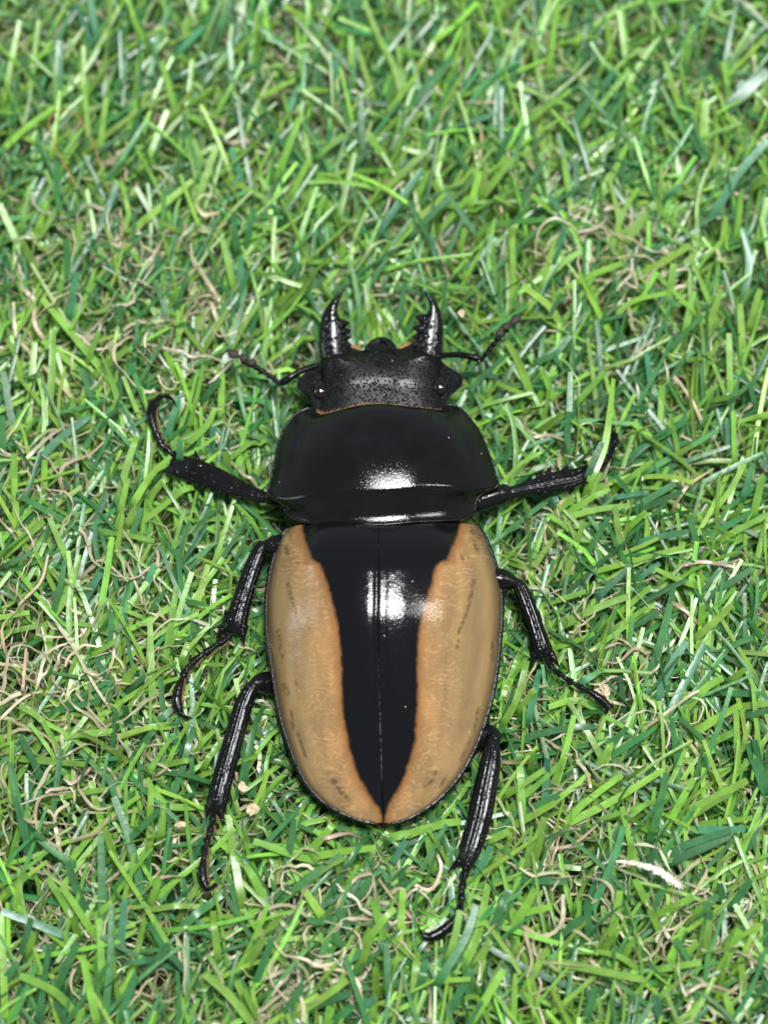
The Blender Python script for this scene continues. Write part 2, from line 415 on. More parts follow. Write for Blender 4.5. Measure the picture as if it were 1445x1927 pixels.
fringe(p3[0, 10:-10:2] + [0, 0.15, -0.12], (0, 1, -0.1), 0.30, 'fringe', pron, 0.13)
fringe(p3[-1, 20:-20:3] + [0, -0.35, -0.75], (0, -1, 0.1), 0.40, 'fringe', pron, 0.22)

# ----- head
ZH = 14.0
HD_F = [(610,668),(627.5,657),(653,651),(674.6,659),(690,656),(700,648),(717.6,646),(732,649),(741,656.5),(756,655),(777.7,646),(799,653),(820.6,664)]
HD_B = [(598,792),(640,792),(719,786),(790,790),(832,790)]
HD_L = [(610,668),(604,677),(600,686),(589,692),(569.5,707),(559.6,722),(561,732),(572,737),(583,743),(588,752),(595,775),(598,792)]
HD_R = [(820.6,664),(829,676.7),(842,689.6),(863.5,704.6),(870.8,717.5),(865.6,730),(855,737),(846,744),(842,754),(834,775),(832,790)]
def zhead(s, t): return ZH - 0.4 + 0.9 * s + 0 * t
X, S, T, Z = coons(HD_F, HD_B, HD_L, HD_R, zhead, 120, 160)
def sst(x): x = np.clip(x, 0, 1); return x*x*(3 - 2*x)
xc = P(np.array([717.0]), np.array([720.0]), np.array([15.0]))[0, 0]
ax = np.abs(X[..., 0] - xc) / 6.9                                     # 1 at the inner edge of the eyes; beyond it the flat side flanges
core = np.clip(1 - ax**5, 0, 1)**0.75
Z = Z + core * sst(S / 0.30) * (2.15 - 1.9 * np.clip(S - 0.30, 0, 1)) \
      - 0.35 * np.exp(-((S - 0.26) / 0.13)**2 - ((ax - 0.0) / 0.42)**2) \
      + 0.40 * np.exp(-((S - 0.22) / 0.12)**2 - ((ax - 0.78) / 0.14)**2)  # raised corners behind the jaws, shallow dish between
Z = Z + 0.25 * np.exp(-((1 - np.abs(2*T - 1)) / 0.03)**2) * np.exp(-((S - 0.42) / 0.2)**2)   # turned-up flange edge
V, F = shell(X, Z, 11.2, 0.12)
head = link_mesh('head', V, F, M_HEAD, beetle)
hp3 = np.concatenate([X, Z[..., None]], 2)
def at_head(u, v):
    uu, vv = proj(hp3.reshape(-1, 3)); k = np.argmin((uu-u)**2 + (vv-v)**2); return hp3.reshape(-1, 3)[k]
for (u, v, rx, ry) in ((603, 735, 0.85, 1.2), (827, 728, 0.85, 1.2)):
    c = at_head(u, v) + [0, 0, 0.05]
    th = np.linspace(0.02, np.pi - 0.02, 18); ph = np.linspace(0, 2*np.pi, 28, endpoint=False)
    TH, PH = np.meshgrid(th, ph, indexing='ij')
    vv = np.stack([c[0] + rx*np.sin(TH)*np.cos(PH), c[1] + ry*np.sin(TH)*np.sin(PH), c[2] + 0.75*np.cos(TH)], 2).reshape(-1, 3)
    ff = [(i*28+j, (i+1)*28+j, (i+1)*28+(j+1) % 28, i*28+(j+1) % 28) for i in range(17) for j in range(28)]
    link_mesh('eye', vv, ff, M_EYE, head)
# mouth lip between the jaws, and the amber hairs at the jaw joints
b_ = Bag()
w, _ = pxpath([(690, 662, 13.4), (700, 648, 13.2), (718, 641, 13.1), (733, 647, 13.2), (742, 660, 13.4)], 24)
sweep(b_, w, 0.45, 0.5, 10); b_.build('lip', M_HEAD, head)
for q in ([(655, 656, 13.2), (664, 653, 13.1), (676, 657, 13.2)], [(752, 657, 13.2), (762, 651, 13.1), (774, 649, 13.1)]):
    w, _ = pxpath(q, 8); fringe(w, (0, 1, 0), 0.4, 'mouth_hair', head, 0.18, 6)

# ----- jaws
def mandible(outer, inner, teeth, flip):
    nS, nT = 60, 26
    zm = lambda s: 13.2 + 2.6 * s**1.2
    def zf(s, t): return zm(s) + 0.15 + (1.15 * (1 - s)**0.6 + 0.10) * np.clip(1 - np.abs(2*t-1)**2.2, 0, 1)**0.55
    l, r = (outer, inner) if not flip else (inner, outer)
    X, S, T, Z = coons([l[0], r[0]], [l[-1], r[-1]], l, r, zf, nS, nT)
    zb = zm(S) - 0.6 * (1 - S) * np.clip(1 - np.abs(2*T-1)**2.2, 0, 1)
    V, F = shell(X, Z, zb, 0.0)
    bag = Bag(); bag.add(V, [tuple(int(i) for i in f) for f in F])
    for (u0, v0, u1, v1, r_) in teeth:
        s0 = np.clip((670 - v0) / 118, 0, 1)
        cone(bag, P(u0, v0, zm(s0) + 0.45), P(u1, v1, zm(s0) + 0.35), r_, 10)
    return bag.build('mandible', M_MAND, beetle)
mandible([(603,676),(601,660),(600,644.5),(602,614),(610,585),(627,562),(644,550)],
         [(660,668),(656,650),(653,636),(650,620),(644,605),(637,592),(636,576),(645,551)],
         [(638,611,659,607,.75),(642,625,662,622,.65),(645,636,661,635,.5),(646,648,663,650,.6)], False)
mandible([(829,676),(832,660),(833,640),(833.5,618),(831,593),(820,567),(800,547.5)],
         [(776,668),(779,650),(782,636),(786,618),(795,602),(804,589),(807,573),(799,548)],
         [(802,603,780,595,.8),(795,620,775,616,.68),(792,634,774,633,.52),(790,648,774,650,.6)], True)

# ----- feelers
def antenna(scape, fun, club):
    b = Bag()
    w, e = pxpath(scape, 30); t = np.linspace(0, 1, 30)
    r = 0.33 + 0.14 * t**2; r[-3:] *= [0.95, 0.8, 0.5]
    sweep(b, w, r, r, 12)
    w, e = pxpath(fun, 60); t = np.linspace(0, 1, 60)
    k = 6; r = 0.22 + 0.15 * (np.mod(t * k, 1))**1.2 + 0.04 * t
    sweep(b, w, r, r * 0.9, 10)
    o = b.build('antenna', M_LEG, beetle)
    d = np.array(club[-1][:2], float) - np.array(club[0][:2]); d /= np.hypot(*d); nrm = np.array([-d[1], d[0]]) * (1 if club[0][0] > 600 and club[-1][0] > club[0][0] else -1)
    for i, (u, v, z, L) in enumerate(club):
        bb = Bag()
        root = np.array([u, v]); tip = root + d * L * 0.70 - nrm * L * 0.55
        if i == len(club) - 1: tip = root + d * L * 1.5
        w, _ = pxpath([(*root, z), (*((root + tip) / 2), z + 0.15), (*tip, z)], 12)
        t = np.linspace(0, 1, 12); r = 0.58 * np.sqrt(np.clip(1 - (2*t - 1)**2 * 0.92, 0.05, 1)) * (0.75 + 0.35 * t)
        sweep(bb, w, r, r * 0.65, 10); bb.build('club_lobe', M_CLUB, o)
antenna([(606,687,13.6),(585,691,14),(565,699,14.2),(548,709,14.2),(535,718,14),(526,722,13.8)],
        [(526,722,13.8),(510,709,14.1),(490,696,14.4),(470,685,14.7),(455,678,14.9)],
        [(477,688,14.8,13),(463,680,14.9,15),(450,672,15,15)])
antenna([(824,671,13.6),(845,668,14),(868,668,14.3),(888,672,14.4),(903,676,14.2),(908,675,14)],
        [(908,674,14),(920,658,14.3),(932,643,14.7),(945,628,15),(955,618,15.2)],
        [(940,634,15,13),(951,622,15.2,15),(961,611,15.3,16)])

# ----- underside: one body from the neck to the tail
pts = [(718, 760, 12.6, 95, 1.6), (718, 790, 12.4, 115, 2.4), (716, 850, 12.2, 165, 3.0), (716, 930, 12.0, 175, 3.2), (716, 980, 11.6, 150, 3.0), (718, 1020, 11.4, 170, 3.2),
       (720, 1150, 11.0, 196, 3.4), (720, 1300, 10.6, 186, 3.2), (720, 1430, 10.3, 145, 2.6), (720, 1510, 10.2, 85, 1.8), (720.5, 1540, 10.4, 20, 0.7)]
b_ = Bag(); w, e = pxpath(pts, 80); sweep(b_, w, e[:, 0] / 16.7, e[:, 1], 40)
body = b_.build('body', M_LEG, beetle)

# ----- legs: rows of (u, v, z, half-width px, half-thickness mm)
LEG_LINES = []
def leg(femur, tibia, teeth, tarsus, claws, spurs=(), nseg=5, lastfrac=0.36, sole=True, tr=0.33):
    b = Bag()
    w, e = pxpath(femur, 30); sweep(b, w, e[:, 0] / 16.7, e[:, 1], 18)
    w, e = pxpath(tibia, 60); sweep(b, w, e[:, 0] / 16.7, e[:, 1], 48, 0.06, 12)
    LEG_LINES.append(w)
    for (u0, v0, z0, u1, v1, z1, r) in teeth:
        cone(b, P(u0, v0, z0), P(u1, v1, z1), r)
    # rows of tiny bristle points along the shin
    o = b.build('leg', M_LEG, beetle)
    for (u0, v0, z0, u1, v1, z1, r) in spurs:
        s = Bag(); cone(s, P(u0, v0, z0), P(u1, v1, z1), r); s.build('spur', M_LEG, o)
    n = 90; w, e = pxpath(tarsus, n); LEG_LINES.append(w)
    t = np.linspace(0, 1, n); r = np.zeros(n); first = 1 - lastfrac
    a = t < first
    k = np.mod(t[a] / first * (nseg - 1), 1)
    r[a] = tr * (0.62 + 0.62 * k**1.5)
    k2 = (t[~a] - first) / lastfrac
    r[~a] = tr * (0.60 + 0.75 * np.sin(np.clip(k2 * 1.15, 0, 1) * np.pi * 0.62))
    s = Bag(); sweep(s, w, r * 1.05, r, 12); ta = s.build('tarsus', M_LEG, o)
    if sole:
        s = Bag(); d = np.gradient(w, axis=0); sd = np.cross(d, [0, 0, 1.0]); sd /= np.linalg.norm(sd, axis=1)[:, None]
        sg = sole if isinstance(sole, (int, float)) and sole is not True else 1
        for i in range(6, n - 4):
            if (t[i] < first and np.mod(t[i] / first * (nseg - 1), 1) < 0.35): continue
            for _ in range(4):
                p = w[i] + sd[i] * sg * r[i] * 0.75 + [0, 0, -0.08]
                q = p + sd[i] * sg * rng.uniform(0.15, 0.40) + rng.normal(0, 0.07, 3) + [0, 0, -0.1]
                sweep(s, np.array([p, (p+q)/2, q]), np.array([0.05, 0.05, 0.02]), np.array([0.05, 0.05, 0.02]), 4)
        s.build('sole_hair', M_SOLE, o)
    for c in claws:
        s = Bag(); w, e = pxpath(c, 16); tt = np.linspace(0, 1, 16); rr = 0.28 * (1 - tt**1.6) + 0.03
        sweep(s, w, rr, rr, 8); s.build('claw', M_LEG, o)
# left front
leg([(560,925,12.8,20,1.4),(535,934,12.8,19,1.3),(512,937,12.8,16,1.2),(500,936,12.6,9,0.7)],
    [(504,936,12.7,9,0.7),(490,934,12.6,12,0.75),(460,923,12.5,15,0.7),(425,909,12.3,20,0.65),(390,894,12.1,22,0.6),(360,883,11.9,22,0.55),(335,876,11.8,21,0.5),(321,872,11.7,14,0.35)],
    [(452,935,12.4,445,943,12.4,0.35),(420,922,12.3,410,931,12.3,0.4),(390,911,12.1,378,921,12.1,0.4),(362,902,12,350,909,12,0.35),(338,889,11.8,309,888,11.6,0.5),(372,866,12,367,846,12.3,0.35),(342,862,11.8,330,858,11.9,0.4),(330,885,11.7,314,880,11.6,0.4)],
    [(334,866,11.9),(327,857,12),(318,848,12),(306,838,12),(299,824,11.9),(290,803,11.9),(285,780,11.9),(288,764,11.8),(294,757,11.7)],
    [[(293,759,11.8),(300,748,12),(311,746,12),(323,751,11.8),(334,765,11.2)],[(292,756,11.9),(302,745,12.3),(316,744,12.3),(326,752,12),(330,758,11.8)]], sole=1, lastfrac=0.5, tr=0.42)
# right front
leg([(885,948,12.8,21,1.4),(912,940,12.9,20,1.35),(938,932,12.9,19,1.3),(953,927,12.8,17,1.1),(957,926,12.7,8,0.7)],
    [(953,928,12.8,9,0.7),(965,926,12.8,11,0.75),(990,919,12.7,13,0.7),(1020,912,12.6,17,0.65),(1050,905,12.4,19,0.6),(1075,900,12.2,18,0.5),(1095,893,12,14,0.45),(1106,888,11.8,8,0.3)],
    [(1022,925,12.5,1035,931,12.4,0.35),(1060,918,12.3,1072,923,12.2,0.4),(1090,904,12.1,1108,909,12,0.4),(1030,892,12.6,1037,876,12.8,0.35),(1010,898,12.7,1020,884,12.9,0.35),(1060,888,12.4,1070,874,12.5,0.4),(1085,888,12.1,1105,875,12.2,0.45),(1095,890,12,1112,872,12,0.35)],
    [(1104,890,11.2),(1116,886,10.6),(1130,879,10.3),(1142,864,10.6),(1150,848,10.9),(1155,830,11.2),(1155,815,11.6)],
    [[(1155,818,11.9),(1151,802,12.1),(1140,796,12),(1128,794,11.8),(1114,796,11.2)],[(1155,816,11.5),(1148,800,12.2),(1136,793,12.3),(1124,792,12)]], sole=False, lastfrac=0.42)
LEG_LINES.pop()
# left middle
leg([(550,1030,12.2,22,1.4),(530,1027,12.4,22,1.4),(512,1028,12.5,18,1.2),(498,1030,12.5,12,0.9),(492,1030,12.4,6,0.5)],
    [(500,1026,12.5,8,0.8),(490,1035,12.5,13,0.9),(480,1058,12.4,15,0.9),(468,1090,12.2,16,0.85),(457,1125,12,17,0.8),(448,1155,11.8,19,0.75),(441,1178,11.6,23,0.65),(437,1190,11.5,22,0.4)],
    [(420,1182,11.5,407,1202,11.3,0.5),(462,1178,11.6,464,1192,11.5,0.35),(430,1192,11.5,424,1201,11.4,0.35),(428,1150,11.9,421,1158,11.9,0.3)],
    [(436,1193,11.6),(426,1202,11.7),(410,1212,11.8),(392,1225,11.8),(375,1236,11.8),(361,1248,11.8),(349,1264,11.8),(340,1285,11.7),(334,1306,11.6),(333,1322,11.5),(338,1336,11.3)],
    [[(336,1331,11.4),(340,1342,11.4),(350,1350,11.2),(363,1351,10.8)],[(338,1334,11.4),(346,1346,11.5),(356,1349,11.4)]],
    spurs=[(456,1186,11.6,460,1217,11.3,0.40)], sole=-1, lastfrac=0.34, tr=0.40)
# left hind
leg([(535,1288,10.4,22,1.3),(512,1286,10.6,22,1.3),(494,1285,11.2,20,1.2),(480,1287,12,13,0.9),(475,1289,11.9,6,0.5)],
    [(482,1285,12,8,0.8),(472,1298,12,13,0.9),(459,1325,11.9,16,0.9),(446,1370,11.7,17,0.85),(433,1415,11.5,17.5,0.8),(422,1455,11.3,18,0.75),(412,1495,11.1,18,0.7),(406,1520,11,17,0.5),(403,1530,10.9,12,0.3)],
    [(391,1515,11,390,1538,10.9,0.35),(420,1512,11,425,1530,10.9,0.30)],
    [(403,1524,11),(401,1540,11),(396,1562,11),(389,1588,10.9),(384,1612,10.8),(381,1640,10.7),(383,1658,10.6),(388,1668,10.5)],
    [[(384,1660,10.6),(391,1671,10.6),(403,1669,10.2),(410,1662,9.8)],[(382,1662,10.6),(389,1674,10.4),(400,1674,10.2)]],
    spurs=[(414,1516,11,422,1557,10.8,0.42),(410,1520,11,411,1536,10.8,0.3)], sole=-1, lastfrac=0.42, tr=0.36)
# right middle
leg([(915,1090,12.2,22,1.4),(938,1091,12.4,22,1.4),(956,1094,12.4,18,1.2),(970,1097,12.4,10,0.8),(974,1099,12.3,5,0.5)],
    [(966,1094,12.4,8,0.8),(977,1104,12.4,12,0.85),(988,1128,12.3,14,0.85),(1000,1160,12.1,14.5,0.8),(1010,1190,11.9,15,0.75),(1019,1218,11.7,17,0.65),(1025,1236,11.5,17,0.4)],
    [(1035,1228,11.6,1053,1257,11.4,0.45),(1003,1228,11.7,1000,1246,11.6,0.4),(1008,1190,12,1002,1196,12,0.25)],
    [(1026,1236,11.6),(1035,1252,11.7),(1052,1268,11.7),(1072,1282,11.7),(1092,1293,11.6),(1112,1303,11.5),(1130,1316,11.3),(1141,1327,11.1),(1146,1333,11)],
    [[(1142,1326,11.1),(1150,1330,11),(1152,1322,10.8)],[(1141,1328,11),(1141,1340,10.7),(1136,1344,10.3)]],
    spurs=[(1006,1232,11.7,999,1250,11.5,0.3)], sole=False, lastfrac=0.40, tr=0.34)
# right hind
leg([(885,1395,10.3,22,1.3),(905,1386,10.4,21,1.2),(922,1382,10.7,18,1.0),(930,1392,11.2,13,0.8),(931,1401,11.5,7,0.5)],
    [(922,1390,11.2,8,0.7),(926,1404,11.6,13,0.9),(922,1440,11.7,18,0.9),(913,1485,11.5,20,0.85),(904,1530,11.3,21,0.8),(893,1572,11.1,20,0.75),(882,1608,11,17,0.6),(875,1632,10.9,9,0.35)],
    [(867,1612,11,861,1626,10.9,0.35),(884,1620,10.9,880,1646,10.8,0.35)],
    [(876,1628,10.9),(874,1645,10.9),(870,1668,10.8),(868,1690,10.7),(864,1712,10.6),(854,1732,10.5),(840,1746,10.4),(824,1757,10.4),(811,1763,10.4)],
    [[(816,1761,10.5),(805,1764,10.7),(793,1756,10.8),(785,1741,10.6)],[(814,1760,10.3),(804,1758,10.2),(798,1752,9.8)]],
    spurs=[(866,1618,10.9,843,1640,10.7,0.42)], sole=False, lastfrac=0.45, tr=0.40)

# ---------------------------------------------------------------- artificial grass
# the beetle presses the pile down: highest allowed grass height over the turf (0.5 mm cells)
GX0, GX1, GY0, GY1, CELL = -75.0, 75.0, -90.0, 100.0, 0.5
gxx = np.arange(GX0, GX1, CELL); gyy = np.arange(GY0, GY1, CELL)
GXX, GYY = np.meshgrid(gxx, gyy, indexing='ij')
allow = np.full(GXX.shape, 99.0)
def press(p, r, slope):
    for q in p:
        i0 = max(0, int((q[0] - 9 - GX0) / CELL)); i1 = int((q[0] + 9 - GX0) / CELL)
        j0 = max(0, int((q[1] - 9 - GY0) / CELL)); j1 = int((q[1] + 9 - GY0) / CELL)
        d = np.hypot(GXX[i0:i1, j0:j1] - q[0], GYY[i0:i1, j0:j1] - q[1])
        z = q[2] + slope * np.maximum(0, d - r)
        allow[i0:i1, j0:j1] = np.minimum(allow[i0:i1, j0:j1], z)
for ln in LEG_LINES: press(ln[::2] + [0, 0, -0.9], 1.9, 0.8)
for c in (MARG_L, MARG_R):
    q = resample(c, 50); press(P(q[:, 0], q[:, 1], np.full(50, 8.2)), 1.2, 2.0)
for vv in np.arange(660, 1545, 22):
    wdt = np.interp(vv, [660, 720, 760, 800, 900, 960, 985, 1150, 1300, 1430, 1500, 1545], [110, 140, 120, 175, 205, 190, 175, 215, 195, 150, 95, 20])
    uu = np.arange(718 - wdt, 718 + wdt + 1, 22)
    press(P(uu, np.full(len(uu), vv), np.full(len(uu), 8.0)), 1.6, 2.0)
for q in ([(526, 722), (605, 690)], [(440, 665), (526, 722)], [(825, 672), (905, 676)], [(905, 676), (970, 600)], [(610, 660), (638, 556)], [(820, 660), (806, 552)]):
    k = np.linspace(0, 1, 12)[:, None]; a = np.array(q[0]) * (1 - k) + np.array(q[1]) * k
    press(P(a[:, 0], a[:, 1], np.full(12, 12.2)), 1.2, 1.6)
def clampz(V, soft=0.6):
    i = np.clip(((V[..., 0] - GX0) / CELL).astype(int), 0, allow.shape[0] - 1); j = np.clip(((V[..., 1] - GY0) / CELL).astype(int), 0, allow.shape[1] - 1)
    V[..., 2] = np.minimum(V[..., 2], allow[i, j]); return V

# bald spots where the backing shows: u, v, radius px
BALD = [(60, 1290, 60), (95, 1600, 60), (330, 1690, 70), (290, 1890, 50), (1045, 1690, 45), (20, 1610, 40), (110, 860, 55), (410, 1720, 40), (320, 1330, 25), (605, 235, 45), (1030, 515, 40), (1185, 655, 40), (800, 235, 25), (1005, 1060, 45)]
BW = [(P(np.array([u]), np.array([v]), np.array([3.0]))[0], r / 16.7) for u, v, r in BALD]
def baldness(x, y):
    b = np.zeros_like(x)
    for c, r in BW: b = np.maximum(b, np.exp(-((x - c[0])**2 + (y - c[1])**2) / r**2))
    return b
def ribbons(path, wd, side, fold):
    """path (N,K,3), half-width (N,K), side vectors (N,K,3), fold depth -> verts (N*K*3,3), quads"""
    N, K, _ = path.shape
    tan = np.gradient(path, axis=1); tan /= np.linalg.norm(tan, axis=2)[..., None] + 1e-9
    nr = np.cross(side, tan); nr *= np.sign(nr[..., 2:3] + 1e-9)
    V = np.stack([path - side * wd[..., None], path - nr * (fold * wd)[..., None], path + side * wd[..., None]], 2)
    idx = np.arange(N * K * 3).reshape(N, K, 3)
    a = np.stack([idx[:, :-1, :-1], idx[:, :-1, 1:], idx[:, 1:, 1:], idx[:, 1:, :-1]], -1).reshape(-1, 4)
    return V, a
def side_of(path, twist):
    tan = np.gradient(path, axis=1); tan /= np.linalg.norm(tan, axis=2)[..., None] + 1e-9
    s = np.cross(tan, [0, 0, 1.0]); ln = np.linalg.norm(s, axis=2)[..., None]
    s = s / (ln + 1e-6); up = np.cross(s, tan)
    return s * np.cos(twist)[..., None] + up * np.sin(twist)[..., None]
LIME = np.array([0.215, 0.43, 0.060]); DARK = np.array([0.055, 0.200, 0.062])
def blade_colours(N):
    m = (rng.random(N) < 0.54).astype(float); m = np.clip(m + rng.normal(0, 0.12, N), 0, 1)[:, None]
    c = DARK * (1 - m) + LIME * m
    return np.clip(c * rng.lognormal(0, 0.20, (N, 1)) * rng.lognormal(0, 0.08, (N, 3)), 0, 0.8)

# tufts in stitched rows
xs_ = np.arange(-99, 99, 3.0); ys_ = np.arange(-108, 124, 2.7)
TX, TY = np.meshgrid(xs_, ys_, indexing='ij'); TX = TX.ravel() + rng.normal(0, 0.55, TX.size); TY = TY.ravel() + rng.normal(0, 0.7, TY.size)
keep = rng.random(len(TX)) > 0.80 * baldness(TX, TY); TX, TY = TX[keep], TY[keep]
NT_ = len(TX); per = 4
tphi = np.radians(74) + rng.normal(0, 0.42, NT_)
bx = np.repeat(TX, per) + rng.normal(0, 0.45, NT_*per); by = np.repeat(TY, per) + rng.normal(0, 0.45, NT_*per)
N = len(bx)
phi = np.repeat(tphi, per) + rng.normal(0, 0.52, N)
wild = rng.random(N) < 0.13; phi[wild] = rng.uniform(0, 2*np.pi, wild.sum())
K = 9; k = np.linspace(0, 1, K)[None]
L = rng.uniform(13, 27, N)
th0 = rng.uniform(0.25, 0.95, N); th1 = np.clip(th0 + rng.normal(0.60, 0.35, N), 0.45, 1.75)
pw = rng.uniform(0.7, 2.2, N)
th = th0[:, None] + (th1 - th0)[:, None] * k**pw[:, None]
ph = phi[:, None] + rng.normal(0, 0.38, N)[:, None] * k**1.5
kink = rng.random(N) < 0.15; kp = rng.uniform(0.35, 0.8, N)
ph = ph + (kink * rng.normal(0, 0.55, N))[:, None] * (k > kp[:, None])
th = th + (kink * rng.uniform(0.0, 0.5, N))[:, None] * (k > kp[:, None])
st = np.stack([np.sin(th)*np.cos(ph), np.sin(th)*np.sin(ph), np.cos(th)], 2) * (L / (K - 1))[:, None, None]
path = np.concatenate([np.zeros((N, 1, 3)), np.cumsum(st[:, :-1], 1)], 1)
path += np.stack([bx, by, rng.uniform(0.0, 0.8, N)], 1)[:, None]
top = 8.8
path[..., 2] = np.where(path[..., 2] > top, top + (path[..., 2] - top) * 0.30, path[..., 2])
path = clampz(path)
path[..., 2] = np.maximum(path[..., 2], 0.3)
stay = ~((np.maximum(baldness(path[:, 4, 0], path[:, 4, 1]), baldness(path[:, 7, 0], path[:, 7, 1])) > 0.45) & (rng.random(N) < 0.8))
path, th = path[stay], th[stay]; N = len(path)
wd = rng.uniform(0.21, 0.40, N)[:, None] * (1 - 0.30 * k**1.5) + 0 * th
tw = rng.normal(0, 0.45, N)[:, None] + rng.normal(0, 0.5, N)[:, None] * k
V1, F1 = ribbons(path, wd, side_of(path, tw), rng.uniform(-0.1, 0.35, N)[:, None])
C1 = np.repeat(blade_colours(N), K * 3, axis=0)
